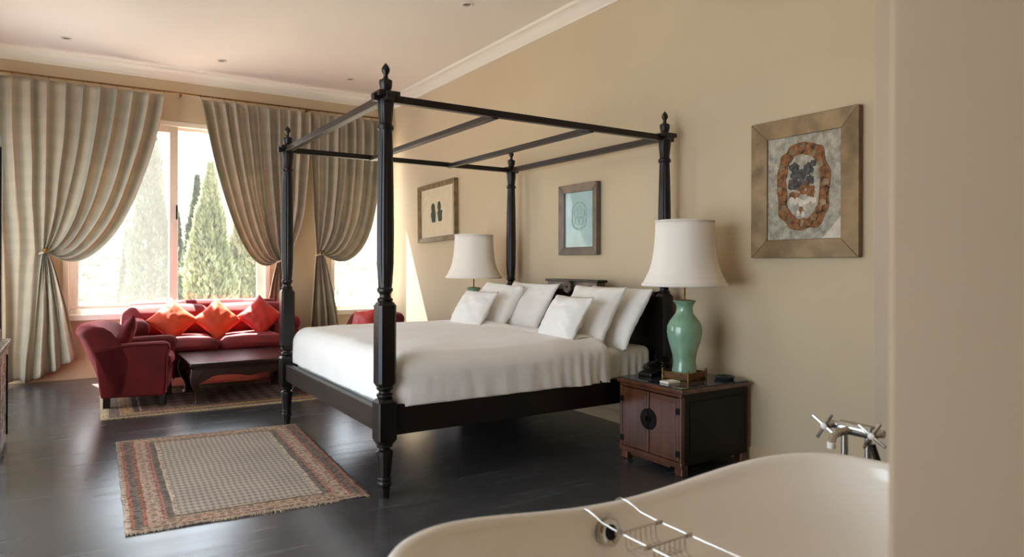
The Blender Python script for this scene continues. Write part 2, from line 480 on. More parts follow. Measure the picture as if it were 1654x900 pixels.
for wname, (ya, yb, za, zb) in (('window_3', WL), ('window_4', WM)):
    w3 = bpy.data.objects.new(wname, None); COL.objects.link(w3); struct(w3)
    fr = MB(); ym = (ya + yb) / 2
    for y in (ya, ym - .03, yb - .06): fr.box((XL - .12, y, 0), (XL - .04, y + .06, zb))
    fr.box((XL - .12, ya, zb - .07), (XL - .04, yb, zb)); fr.box((XL - .12, ya, 0), (XL - .04, yb, .08))
    fr.build('outer_frame', 'frame_white', w3, smooth=False, bevel=.006)
    for y0, y1 in ((ya + .06, ym - .03), (ym + .03, yb - .06)):
        MB().box((XL - .085, y0, .08), (XL - .08, y1, zb - .07)).build('pane', 'clear_glass', w3, smooth=False)

# ------------------------------------------------------------------ outside: slope, cypresses, shrubs


def terrain_z(x, y):
    d = y - 9
    z = -3.2 - d * .05 + max(0, d - 22) ** 1.25 * .075
    return z + .5 * nz(x * .07, y * .07, 3) + .15 * nz(x * .3, y * .3)


gm = MB().grid(lambda a, b: (-70 + a * 160, 9.5 + b * 120, terrain_z(-70 + a * 160, 9.5 + b * 120)), 80, 70)
struct(gm.build('hillside_ground', 'terrain'))


def foliage(mb, fn, count, size, up=.6, seed=1):
    r = random.Random(seed)
    for _ in range(count):
        p, out = fn(r); p = Vector(p); out = Vector(out)
        d = (out * (1 - up) + Vector((r.uniform(-.4, .4), r.uniform(-.4, .4), up + r.random() * .4))).normalized()
        sd_ = d.cross(Vector((r.uniform(-1, 1), r.uniform(-1, 1), r.uniform(-.3, .3)))).normalized()
        L = size * r.uniform(.6, 1.5); w = L * r.uniform(.25, .42)
        a = p - d * L * .3; b = p + d * L
        mb.add([a, p + sd_ * w, b, p - sd_ * w], [(0, 1, 2, 3)])
    return mb


def cypress(x, y, top, rad, label, leafm, seed, count=5200, size=.17, belly=.3, ex=1.35):
    zb = terrain_z(x, y) - .15; H = top - zb
    root = thing('cypress_tree', label, 'tree', (x, y, zb), 0, 'cypress trees outside the window')
    def rr(s): return rad * (min(1, (s / belly) ** .6) if s < belly else (1 - ((s - belly) / (1 - belly)) ** ex)) * (1 + .13 * nz(s * 9, seed))
    def fn(r):
        s = r.random() ** .8 * .985 + .012; a = r.uniform(0, 2 * PI)
        lump = 1 + .42 * nz(math.cos(a) * 1.6 + seed * 3.1, math.sin(a) * 1.6, s * H * .9) + .3 * nz(math.cos(a) * 4 + seed, math.sin(a) * 4, s * H * 2.2)
        q = rr(s) * lump * (r.random() ** .22)
        return (q * math.cos(a), q * math.sin(a), s * H), (math.cos(a), math.sin(a), 0)
    tag(foliage(MB(), fn, count, size, .62, seed).build('foliage', leafm, root, recalc=False, smooth=False), kind='stuff')
    MB().lathe([(rad * .16, 0), (rad * .12, H * .3), (rad * .05, H * .85)], n=10).build('trunk', 'tree_bark', root)
    return root


# direction helpers: a pixel gives the bearing, the distance is chosen from tree size
def bearing(u, dist):
    a = R(32.81) + math.atan((u - 827) / 1096.7)
    return math.sin(a) * dist, math.cos(a) * dist


for (u_, dist, top, rad, lab, lm, sd_, cnt, bl) in [
    (243, 17, 4.4, .68, 'tall slim grey-green cypress seen through the hazy sliding pane', 'cypress_leaf', 3, 11000, .25),
    (207, 21, 2.35, .42, 'shorter slim cypress on the open-slope side of the tall slim one', 'cypress_leaf', 5, 6000, .3),
    (283, 22, 3.0, .5, 'cypress half hidden behind the window mullion', 'cypress_leaf', 8, 6000, .3),
    (318, 18.5, 3.35, .55, 'dark pointed cypress behind the clear pane beside the mullion', 'cypress_leaf', 11, 10000, .3),
    (340, 14.5, 3.15, .62, 'broad pale yellow-green cypress filling the clear pane', 'pale_cypress_leaf', 14, 15000, .35),
    (392, 16.5, 2.7, .7, 'pale cypress beside the curtain over the sofa', 'pale_cypress_leaf', 17, 10000, .4)]:
    x, y = bearing(u_, dist); cypress(x, y, top, rad, lab, lm, sd_, int(cnt * 1.7), .075, bl, 1.6 if lm[0] == 'p' else 1.5)

sh = MB(); r_ = random.Random(4)
def shrub_fn(r):
    v = Vector((r.gauss(0, 1), r.gauss(0, 1), abs(r.gauss(0, .8)))).normalized()
    return (v.x * .6, v.y * .6, v.z * .5), v
foliage(sh, shrub_fn, 160, .25, .3, 9)
shrub0 = tag(sh.build('hillside_shrub', 'shrub_leaf', recalc=False, smooth=False), 'small grey-green shrub dotted over the pale hillside', 'shrub', 'shrubs on the hillside')
k = 0; spots = []
for (ua, ub, na) in ((112, 215, 90), (535, 640, 90)):
    for i in range(na):
        d = rnd.uniform(30, 75); x, y = bearing(rnd.uniform(ua, ub), d)
        if any((x - p) ** 2 + (y - q) ** 2 < (rp + .9) ** 2 for p, q, rp in spots): continue
        o = shrub0 if k == 0 else shrub0.copy()
        if k: COL.objects.link(o)
        k += 1; sc = rnd.uniform(.5, 1.3) * (1 if d < 50 else 1.3); o.scale = (sc * 1.2, sc * 1.2, sc * .8); o.rotation_euler = (0, 0, rnd.uniform(0, 6))
        o.location = (x, y, terrain_z(x, y) - .05); spots.append((x, y, sc * 1.2))

# ------------------------------------------------------------------ four-poster bed
BX, BY, BL, BW = 1.341, 3.282, 1.993, 1.907
bed = thing('four_poster_bed', 'black carved four-poster bed with an open wooden canopy frame', 'bed', (BX, BY, 0))


def chamf(h, c): return [(-h + c, -h), (h - c, -h), (h, -h + c), (h, h - c), (h - c, h), (-h + c, h), (-h, h - c), (-h, -h + c)]


def make_post():
    p = MB()
    p.lathe([(.024, 0), (.027, .02), (.029, .055), (.036, .062), (.037, .075), (.031, .085), (.034, .09), (.034, .1), (.03, .106), (.032, .12), (.04, .2), (.043, .225), (.041, .238), (.028, .248), (.028, .255),
             (.04, .262), (.042, .272), (.036, .282)], n=36, flute=(.115, .23, 12))
    p.loft([[(x, y, z) for x, y in chamf(h, c)] for h, c, z in ((.04, .02, .275), (.05, .008, .3), (.05, .008, .49), (.042, .018, .505))])
    p.lathe([(.034, .5), (.036, .512), (.042, .522), (.042, .53), (.03, .537), (.03, .546), (.041, .556), (.043, .565), (.036, .576)], n=36)
    p.loft([[(x, y, z) for x, y in chamf(h, c)] for h, c, z in ((.038, .018, .568), (.048, .014, .588), (.048, .014, .985), (.038, .018, 1.003))])
    p.lathe([(.034, .998), (.04, 1.008), (.041, 1.018), (.03, 1.026), (.028, 1.04), (.034, 1.052), (.04, 1.058), (.041, 1.07), (.033, 1.078)], n=36)
    p.lathe([(.033, 1.075), (.037, 1.1), (.0435, 1.2), (.0445, 1.35), (.042, 1.6), (.037, 1.8), (.034, 1.875), (.034, 1.885)], n=72, flute=(1.09, 1.88, 12))
    p.lathe([(.038, 1.883), (.042, 1.89), (.042, 1.905), (.034, 1.912), (.033, 1.925), (.04, 1.99), (.042, 2.025), (.04, 2.04)], n=72, flute=(1.92, 2.01, 12))
    o = p.build('post', 'dark_wood', bed, angle=28)
    MB().box((-.058, -.058, 2.05), (.058, .058, 2.078)).build('cap_plate', 'dark_wood', o, smooth=False, bevel=.005)
    MB().lathe([(.02, 2.076), (.022, 2.085), (.031, 2.1), (.034, 2.125), (.034, 2.138), (.024, 2.144), (.012, 2.152), (.011, 2.168), (.015, 2.174), (.021, 2.186), (.022, 2.197), (.016, 2.211), (.007, 2.222), (.002, 2.229)], n=24).build('finial', 'dark_wood', o, angle=50)
    return o


post = make_post()
for i, (x, y) in enumerate(((0, 0), (0, BW), (BL, 0), (BL, BW))):
    o = post if i == 0 else copy_tree(post, bed)
    o.location = (x, y, 0)
MB().box((.045, -.022, .315), (BL - .045, .022, .474)).build('side_rail', 'dark_wood', bed, smooth=False, bevel=.006)
MB().box((.045, BW - .022, .315), (BL - .045, BW + .022, .474)).build('side_rail', 'dark_wood', bed, smooth=False, bevel=.006)
MB().box((-.022, .045, .325), (.022, BW - .045, .45)).build('foot_rail', 'rail_wood', bed, smooth=False, bevel=.006)
MB().box((BL - .022, .045, .325), (BL + .022, BW - .045, .45)).build('head_rail', 'rail_wood', bed, smooth=False, bevel=.006)
for y in (0, BW): MB().box((-.07, y - .02, 2.028), (BL + .07, y + .02, 2.066)).build('canopy_side_rail', 'dark_wood', bed, smooth=False, bevel=.003)
for x in (0, BL): MB().box((x - .022, -.07 if x == 0 else -.05, 2.03), (x + .022, BW + .06, 2.07)).build('canopy_end_rail', 'rail_wood', bed, smooth=False, bevel=.003)
for x in (.66, 1.36): MB().box((x - .02, .0, 2.02), (x + .02, BW, 2.055)).build('canopy_slat', 'rail_wood', bed, smooth=False, bevel=.003)
for i in range(7): MB().box((.2 + i * .26, .02, .38), (.28 + i * .26, BW - .02, .4)).build('bed_slat', 'rail_wood', bed, smooth=False)
hb = MB().box((BL - .03, .045, .45), (BL + .02, BW - .045, .99)).build('headboard', 'dark_wood', bed, smooth=False, bevel=.006)
MB().box((BL - .045, .04, .985), (BL + .03, BW - .04, 1.015)).build('top_rail', 'dark_wood', hb, smooth=False, bevel=.005)
MB().box((BL - .05, .64, 1.0), (BL + .03, 1.27, 1.075)).build('centre_tablet', 'pewter_wood', hb, smooth=False, bevel=.006)
MB().box((BL - .06, .62, 1.06), (BL + .04, 1.29, 1.08)).build('tablet_moulding', 'dark_wood', hb, smooth=False, bevel=.005)
cr = MB()
for k in range(7):
    a = k * 2 * PI / 7; cr.lathe([(.002, 0), (.016, .005), (.02, .02), (.012, .04), (.002, .05)], (BL - .085 + .0 * math.cos(a), .955 + .035 * math.cos(a), 1.0 + .028 * math.sin(a)), n=10)
cr.build('carved_rosette', 'pewter_wood', hb)
for i in range(5):
    MB().box((BL - .038, .14 + i * .345, .7), (BL - .025, .38 + i * .345, .95)).build('headboard_panel', 'dark_wood', hb, smooth=False, bevel=.006)

# mattress, duvet, pillows
def mdisp(q):
    side = 1 if q.y < 3.4 else 0
    if q.x > 2.8 and q.y < 3.36: q.y += .008 * math.sin(q.x * 95 + 2 * nz(q.x * 6, 0)) * max(0, (.66 - q.z) / .2)
    return q
mt = weld(rounded_box(MB(), (1.4, 3.318, .39), (3.26, 5.16, .655), .05, 120, 0, mdisp).build('mattress', 'sheet'))
tag(mt, 'thick mattress in a white fitted sheet on the black bed frame', 'mattress')


def ddisp(q):
    x, y, z = q
    top = z > .64
    drop = max(0, min(1, (.7 - z) / .22))
    near = max(0, 1 - abs(y - 3.29) / .1); foot = max(0, 1 - abs(x - 1.4) / .1); far = max(0, 1 - abs(y - 5.2) / .1)
    head = max(0, min(1, (x - 2.3) / .5))
    amp = .006 + .007 * head
    wr = .6 * math.sin(x * (30 + 10 * head) + 6 * nz(x * 2.5, .5) + 2 * nz(x * 3, z * 6)) + 1.1 * nz(x * 9, z * 2.5, 7) + .9 * nz(x * 19, z * 3, 2)
    y += -near * drop * (amp * wr + .012)
    wf = nz(y * 5, z * 2, 2) + .5 * math.sin(y * 21 + 3 * nz(y * 2, 1))
    x += -foot * drop * (.008 * wf)
    if top: z += .012 * nz(x * 2.2, y * 2.2, 1) + .006 * nz(x * 5, y * 5, 4) + .012 * math.exp(-((x - 2.8) / .06) ** 2)
    return (x, y, max(z, .46 + (.012 * nz(x * 4, 3) if near else 0)))


dv = weld(rounded_box(MB(), (1.372, 3.262, .30), (2.9, 5.225, .722), .11, 150, .012, ddisp).build('duvet', 'linen'), .0008)
tag(dv, 'plump white duvet spread over the bed', 'duvet')
# smooth sheet fold across the duvet's head end
fold = MB().grid(lambda a, b: (2.66 + .25 * b, 3.262 + 1.96 * a if False else 3.40 + 1.70 * a, .718 + .016 * math.sin(PI * min(1, b * 1.2)) + .01 * nz(a * 6, b * 2, 3) - .03 * (b > .98)), 60, 10)
tag(weld(fold.build('sheet_fold', 'linen', solid=.012)), 'turned-down white sheet band between duvet and pillows', 'sheet')


def pillow_mesh(w, h, tk, flange=0, seed=0, n=26, pinch=.05, m='pillow_cotton', wr=1.0):
    mb = MB(); E = 1 + flange
    def half(sg):
        def fn(a, b):
            u, v = (a * 2 - 1) * E, (b * 2 - 1) * E
            cu, cv = max(-1, min(1, u)), max(-1, min(1, v))
            px = w / 2 * u * (1 - pinch * (1 - cv * cv)); py = h / 2 * v * (1 - pinch * (1 - cu * cu))
            tt = max(0, (1 - cu * cu) * (1 - cv * cv)) ** .5
            edge = abs(u) >= E - 1e-6 or abs(v) >= E - 1e-6
            th = 0 if edge else (.003 + tk / 2 * tt * (1 + wr * .16 * nz(u * 2.2 + seed * 5, v * 2.2, sg)))
            zz = sg * th
            if not edge: zz += wr * (.009 * nz(u * 4 + seed, v * 4, sg * 3) + .005 * nz(u * 9 + v * 3 + seed, v * 7, sg)) * (1 - tt * .4)
            zz += wr * .008 * nz(u * 2 + seed * 2.3, v * 2, 9)
            return (px, py, zz)
        return fn
    mb.grid(half(1), n, n); mb.grid(half(-1), n, n); mb.uv = None
    return mb


def place(o, xa, ya, loc):
    xa, ya = Vector(xa).normalized(), Vector(ya); ya = (ya - xa * ya.dot(xa)).normalized(); za = xa.cross(ya)
    m = Matrix((xa, ya, za)).transposed().to_4x4(); m.translation = Vector(loc); o.matrix_world = m; return o


def bed_pillow(label, w, h, tk, ymid, xb, zb, lean, yaw, fl, seed, roll=0, name='pillow'):
    o = weld(pillow_mesh(w, h, tk, fl, seed).build(name, 'pillow_cotton'))
    xa = Vector((math.sin(yaw), -math.cos(yaw), math.sin(roll))); ya = Vector((math.sin(lean) * math.cos(yaw), math.sin(lean) * math.sin(yaw), math.cos(lean)))
    za = xa.cross(ya).normalized()
    c = Vector((xb, ymid, zb)) + ya * (h / 2)
    place(o, xa, ya, c); return tag(o, label, 'pillow', 'white pillows on the bed')


bed_pillow('large flat white pillow against headboard nearest the green vase lamp by the chest', .64, .46, .14, 3.585, 2.965, .65, .58, 0, .04, 1)
bed_pillow('white square pillow between small cushion and rear pillow, towards the green vase', .50, .43, .17, 3.595, 2.82, .672, .54, .03, .06, 2)
bed_pillow('small white cushion in front of the two pillows near the green vase', .41, .32, .15, 3.6, 2.64, .705, .55, -.06, .08, 3)
bed_pillow('large white pillow against headboard towards the window wall', .66, .46, .14, 4.62, 2.965, .65, .56, 0, .04, 4)
bed_pillow('white pillow slumped behind the small cushion on window side of bed', .52, .43, .18, 4.82, 2.82, .672, .58, .1, .0, 5, -.06)
bed_pillow('small white cushion in front of the two pillows on window side', .43, .32, .15, 4.8, 2.63, .705, .6, .08, .07, 6)

# ------------------------------------------------------------------ bedside cabinets and lamps
def make_cabinet():
    w, d, h = .53, .575, .5          # local: front faces -X, origin at floor centre
    t = thing('bedside_cabinet', 'dark red-brown wooden bedside cabinet with round iron lock plate', 'cabinet')
    f = -d / 2
    bd = MB(); bd.box((f + .02, -w / 2 + .015, .06), (d / 2, w / 2 - .015, h - .03)); bd.build('body', 'black_wood', t, smooth=False, bevel=.004)
    MB().box((f - .012, -w / 2 - .008, h - .032), (d / 2, w / 2 + .008, h - .004)).build('top', 'red_wood', t, smooth=False, bevel=.008, seg=3)
    MB().box((f - .006, -w / 2, h - .004), (d / 2 - .01, w / 2, h + .002)).build('glass_top', 'table_glass', t, smooth=False, bevel=.002)
    MB().box((f - .002, -w / 2 + .01, h - .05), (f + .02, w / 2 - .01, h - .032)).build('top_moulding', 'red_wood', t, smooth=False, bevel=.006)
    for s in (-1, 1):
        y0 = s * (w / 2 - .032); MB().box((f, min(y0, y0 + s * .022), .06), (f + .03, max(y0, y0 + s * .022), h - .05)).build('stile', 'red_wood', t, smooth=False, bevel=.004)
        a, b = sorted((s * .004, s * (w / 2 - .034)))
        dr = MB().box((f + .002, a, .085), (f + .024, b, h - .056)).build('door', 'red_wood', t, smooth=False, bevel=.004)
        pn = MB(); ring_y = (a + .022, b - .022)
        pn.box((f - .001, ring_y[0], .11), (f + .006, ring_y[1], h - .08)); pn.build('panel', 'red_wood', dr, smooth=False, bevel=.004)
        half = [(0, 0)] + [(s * .062 * math.sin(PI * k / 14), -.062 * math.cos(PI * k / 14)) for k in range(15)]
        MB().loft([[(x, s * .003 + y, .285 + z) for y, z in half] for x in (f - .006, f + .002)]).build('lock_plate', 'iron', dr, smooth=False)
        MB().box((f - .016, s * .014 - .005, .27), (f - .005, s * .014 + .005, .3)).build('pull', 'iron', dr, smooth=False, bevel=.002)
        for z in (.13, .37): MB().box((f - .005, s * (w / 2 - .034) - .016, z - .018), (f + .002, s * (w / 2 - .034) + .016, z + .018)).build('hinge', 'iron', dr, smooth=False, bevel=.004)
        for e in (0, 1):
            xx = f + .01 if e == 0 else d / 2 - .06; yy = s * (w / 2 - .04)
            MB().box((xx, yy - .03, 0), (xx + .05, yy + .03, .065)).build('foot', 'red_wood', t, smooth=False, bevel=.008)
    MB().box((f - .002, -w / 2 + .005, .05), (f + .03, w / 2 - .005, .083)).build('base_rail', 'red_wood', t, smooth=False, bevel=.006)
    MB().box((f + .006, -w / 2 + .1, .035), (f + .024, w / 2 - .1, .055)).build('apron', 'red_wood', t, smooth=False, bevel=.006)
    for s in (-1, 1):
        yy = s * (w / 2 - .015)
        MB().box((f + .08, min(yy, yy + s * .006), .12), (d / 2 - .05, max(yy, yy + s * .006), h - .08)).build('side_panel', 'black_wood', t, smooth=False, bevel=.004)
    return t


cab = make_cabinet(); cab.location = (3.145, 2.935, 0)
cab['label'] = 'red-brown wooden cabinet with round black lock plate under the green vase lamp'
cab2 = copy_tree(cab); cab2.location = (3.145, 5.535, 0); cab2['label'] = 'wooden cabinet hidden behind the bed under the window-side lamp'


def make_lamp():
    t = thing('table_lamp', 'x', 'lamp')
    b = MB().box((-.088, -.088, .006), (.088, .088, .036)).build('plinth', 'plinth_wood', t, smooth=False, bevel=.005)
    g = MB()
    for z in (.008, .04): ring_sq = [(-.092, -.092, z), (.092, -.092, z), (.092, .092, z), (-.092, .092, z)]; [g.bar(ring_sq[i], ring_sq[(i + 1) % 4], .008, .01) for i in range(4)]
    g.build('gallery', 'brass', b, smooth=False)
    for sx in (-1, 1):
        for sy in (-1, 1): MB().lathe([(.008, 0), (.009, .015), (.006, .03), (.009, .045), (.009, .055), (.003, .066)], (sx * .092, sy * .092, 0), n=10).build('corner_post', 'brass', b)
    P = [(.04, .034), (.074, .034), (.076, .045), (.072, .07), (.068, .1), (.072, .14), (.085, .19), (.1, .24), (.107, .285), (.104, .32), (.09, .352), (.07, .378), (.053, .4), (.049, .425), (.052, .448), (.062, .464), (.071, .472), (.07, .476), (.058, .474)]
    MB().lathe(P, n=48).build('vase', 'celadon', t, angle=60)
    MB().lathe([(.02, .46), (.06, .466), (.062, .478), (.02, .484)], n=32).build('vase_cap', 'brass', t)
    MB().lathe([(.006, .47), (.006, .8), (.012, .805), (.012, .86), (.004, .87)], n=12).build('stem', 'brass', t)
    N = 8
    prof = [(.253, .575), (.249, .588), (.232, .62), (.213, .66), (.198, .71), (.188, .77), (.181, .84), (.177, .91), (.175, .965)]
    rings = []
    for r, z in prof:
        rings.append([(q * math.cos(a), q * math.sin(a), z) for j in range(96) for a in [2 * PI * j / 96] for q in [r * (1 - .014 * abs(math.sin(a * N / 2)))]])
    s = MB().loft(rings, False, False).build('lamp_shade', 'shade_fabric', t, solid=.004, angle=60)
    for r, z, h in ((.256, .565, .02), (.1765, .957, .01)):
        MB().loft([[(q * math.cos(2 * PI * j / 96), q * math.sin(2 * PI * j / 96), zz) for j in range(96)] for q, zz in ((r, z), (r + .002, z + h / 2), (r, z + h))], False, False).build('shade_trim', 'shade_fabric', s, solid=.004)
    sp = MB()
    for k in range(3): sp.tube([(0, 0, .82), (.174 * math.cos(k * 2 * PI / 3), .174 * math.sin(k * 2 * PI / 3), .955)], .002, 6)
    sp.build('shade_spider', 'brass', t)
    return t


lamp = make_lamp(); lamp.location = (3.15, 2.93, .502); lamp.rotation_euler.z = R(8)
tag(lamp, 'celadon green vase lamp with bell shade on the lock-plate cabinet', 'lamp', 'vase table lamps')
lamp2 = copy_tree(lamp); lamp2.location = (3.1, 5.46, .502); tag(lamp2, 'vase lamp behind the pillows, below the small leaf picture', 'lamp')
# things on the near cabinet
ph = thing('telephone', 'small black telephone standing behind the lamp base beside the bed', 'telephone', (3.06, 3.115, .502), R(10))
MB().prism([(-.08, 0), (.08, 0), (.08, .05), (-.08, .022)], 'y', -.05, .05).build('body', 'black_plastic', ph, smooth=False, bevel=.006)
hs = MB().tube([(-.07, 0, .045), (-.06, 0, .068), (.05, 0, .085), (.08, 0, .065)], [.018, .014, .014, .018], 10).build('handset', 'black_plastic', ph)
tag(MB().box((-.05, -.035, 0), (.05, .035, .012)).build('card_stack', 'white_card', smooth=False, bevel=.002, loc=(2.955, 2.86, .502)), 'small white card lying in front of the green vase lamp', 'card')
tag(MB().lathe([(.02, 0), (.05, 0), (.06, .012), (.062, .018), (.056, .018), (.045, .008), (.0, .006)], n=28, cap1=False).build('trinket_dish', 'table_glass', loc=(3.34, 2.78, .502)), 'small dark round dish beside the wall on the cabinet top', 'dish')


# ------------------------------------------------------------------ pictures on the right wall
def picture(name, label, y0, y1, z0, z1, fw, depth, fm, artm, tilt=0, lean=0):
    """hangs on wall_right; local x runs along -Y (left to right as seen), y up, z out of the wall"""
    w, h = y1 - y0, z1 - z0
    t = thing(name, label, 'picture')
    m = Matrix(((0, 0, -1, 0), (-1, 0, 0, 0), (0, 1, 0, 0), (0, 0, 0, 1))); m = m @ Matrix.Rotation(tilt, 4, 'Z') @ Matrix.Rotation(lean, 4, 'X')
    m.translation = Vector((XR - .004, (y0 + y1) / 2, (z0 + z1) / 2)); t.matrix_world = m
    a, b = w / 2, h / 2
    for k in range(4):
        P = [[(-a, -b), (a, -b)], [(a, -b), (a, b)], [(a, b), (-a, b)], [(-a, b), (-a, -b)]][k]
        def inn(p): return (p[0] - math.copysign(fw, p[0]), p[1] - math.copysign(fw, p[1]))
        o0, o1 = P; i0, i1 = inn(o0), inn(o1)
        g = .0006
        v = [(o0[0], o0[1], 0), (o1[0], o1[1], 0), (o1[0], o1[1], depth), (o0[0], o0[1], depth), (i0[0], i0[1], 0), (i1[0], i1[1], 0), (i1[0], i1[1], depth * .72), (i0[0], i0[1], depth * .72)]
        MB().add(v, [(0, 1, 2, 3), (3, 2, 6, 7), (7, 6, 5, 4), (4, 5, 1, 0), (0, 3, 7, 4), (1, 5, 6, 2)]).build('frame_side', fm, t, smooth=False, bevel=.003)
    art = MB().box((-a + fw - .005, -b + fw - .005, depth * .3), (a - fw + .005, b - fw + .005, depth * .45)).build('artwork', artm, t, smooth=False)
    return t, art, a - fw, b - fw, depth * .45


def blob(rx, ry, z0, z1, cx=0, cy=0, n=40, wob=0, hole=None, seed=0):
    """flat raised oval or ring"""
    mb = MB(); e = 2.6
    def pt(a, rx, ry, z, k):
        c, s = math.cos(a), math.sin(a); w = 1 + wob * nz(c * 3 + seed, s * 3, k)
        return (cx + rx * math.copysign(abs(c) ** (2 / e), c) * w, cy + ry * math.copysign(abs(s) ** (2 / e), s) * w, z)
    A = [2 * PI * j / n for j in range(n)]
    if hole:
        mb.loft([[pt(a, hole[0], hole[1], z0, 1) for a in A], [pt(a, hole[0], hole[1], z1, 1) for a in A], [pt(a, rx, ry, z1, 2) for a in A], [pt(a, rx, ry, z0, 2) for a in A]], False, False)
    else: mb.loft([[pt(a, rx, ry, z, 2) for a in A] for z in (z0, z1)])
    return mb


t_, art, aw, ah, zz = picture('framed_artwork', 'large antique panel in a wide bronze frame beside the partition wall', 1.997, 2.667, 1.24, 2.041, .105, .035, 'bronze_leaf', 'pale_ground')
blob(.165, .25, zz, zz + .003, 0, .005, 60, .12, (.105, .18), 1).build('scroll_border', 'ochre_scroll', art, smooth=False)
blob(.1, .175, zz, zz + .0015, 0, .005, 40, .05, None, 2).build('oval_ground', 'pale_ground', art, smooth=False)
ra = random.Random(21)
for i in range(22):
    x, y = ra.uniform(-.075, .075), ra.uniform(.005, .14); blob(ra.uniform(.012, .026), ra.uniform(.012, .03), zz + .001, zz + .0022 + .0002 * i, x, y, 18, .5, None, i * 3.3).build('dark_leaf', 'ink_dark', art, smooth=False)
for i in range(12):
    x = ra.uniform(-.075, .075); y = -.02 - .35 * abs(x) + ra.uniform(-.03, .04); blob(ra.uniform(.012, .026), ra.uniform(.01, .026), zz + .001, zz + .0022 + .0002 * i, x, y, 18, .5, None, i * 2.1).build('ochre_motif', 'ochre_scroll', art, smooth=False)
for i in range(8):
    x = -.07 + .02 * i; blob(.016, ra.uniform(.012, .022), zz + .001, zz + .0035 + .0002 * (i % 3), x, -.085 + .25 * abs(x) * .5 + ra.uniform(-.008, .008), 18, .4, None, i * 4.7).build('pale_motif', 'chalk', art, smooth=False)
for i in range(5): blob(.012, .016, zz + .001, zz + .0028 + .0003 * i, ra.uniform(-.04, .04), ra.uniform(-.155, -.115), 16, .5, None, i * 1.7).build('small_flower', 'ochre_scroll' if i % 2 else 'chalk', art, smooth=False)
for i in range(36):
    a = 2 * PI * i / 36; x, y = .138 * math.cos(a), .005 + .218 * math.sin(a); blob(.018, .02, zz + .002, zz + .0045 + .00015 * i, x + ra.uniform(-.012, .012), y + ra.uniform(-.012, .012), 14, .5, None, i).build('border_scroll', 'ochre_scroll' if i % 3 else 'bronze_leaf', art, smooth=False)
MB().add([(.12, -ah + .002, zz), (aw - .002, -ah + .002, zz), (aw - .002, -ah + .12, zz), (.12, -ah + .002, zz + .002), (aw - .002, -ah + .002, zz + .002), (aw - .002, -ah + .12, zz + .002)], [(3, 4, 5), (0, 1, 4, 3), (1, 2, 5, 4), (2, 0, 3, 5)]).build('torn_corner', 'chalk', art, smooth=False)

t_, art, aw, ah, zz = picture('framed_print', 'pale teal print in a dark pewter frame above the headboard', 4.1, 4.598, 1.274, 1.852, .065, .045, 'pewter_wood', 'teal_print')
blob(.1, .115, zz, zz + .0015, 0, .03, 40, .04, (.082, .097), 3).build('oval_medallion', 'ring_ink', art, smooth=False)
for k in range(5):
    a = k * 2 * PI / 5 + .3
    blob(.03, .036, zz, zz + .0016 + .0002 * k, .045 * math.cos(a), .03 + .05 * math.sin(a), 20, .25, (.02, .026), k).build('medallion_petal', 'ring_ink', art, smooth=False)

t_, art, aw, ah, zz = picture('framed_botanical', 'cream leaf print in a thin gilt frame above the window-side lamp', 6.456, 7.381, 1.453, 2.116, .055, .05, 'gilt_wood', 'mat_board', tilt=R(1.5))
MB().box((-aw + .05, -ah + .02, zz), (aw - .03, ah - .02, zz + .003)).build('print_sheet', 'paper_cream', art, smooth=False)
for cx, cy, rx, ry in ((-.09, .055, .045, .05), (.06, .065, .04, .05), (-.085, -.03, .06, .055), (.075, -.025, .06, .05), (-.08, -.085, .05, .03), (.08, -.08, .05, .03)):
    blob(rx, ry, zz + .003, zz + .0045 + .0004 * abs(cx * 10 + cy * 20), cx, cy, 24, .35, None, cx * 50).build('printed_leaf', 'leaf_ink', art, smooth=False)

# ------------------------------------------------------------------ curtains
rod = thing('curtain_rod', 'thin brass curtain rod along the top of the window wall', 'curtain rod', (0, 8.17, 3.045))
MB().tube([(-.95, 0, 0), (3.4, 0, 0)], .009, 10).build('pole', 'brass', rod)
for x in (-.8, .98, 2.36, 3.36): MB().box((x - .008, 0, -.01), (x + .008, .15, .01)).build('bracket', 'brass', rod, smooth=False)


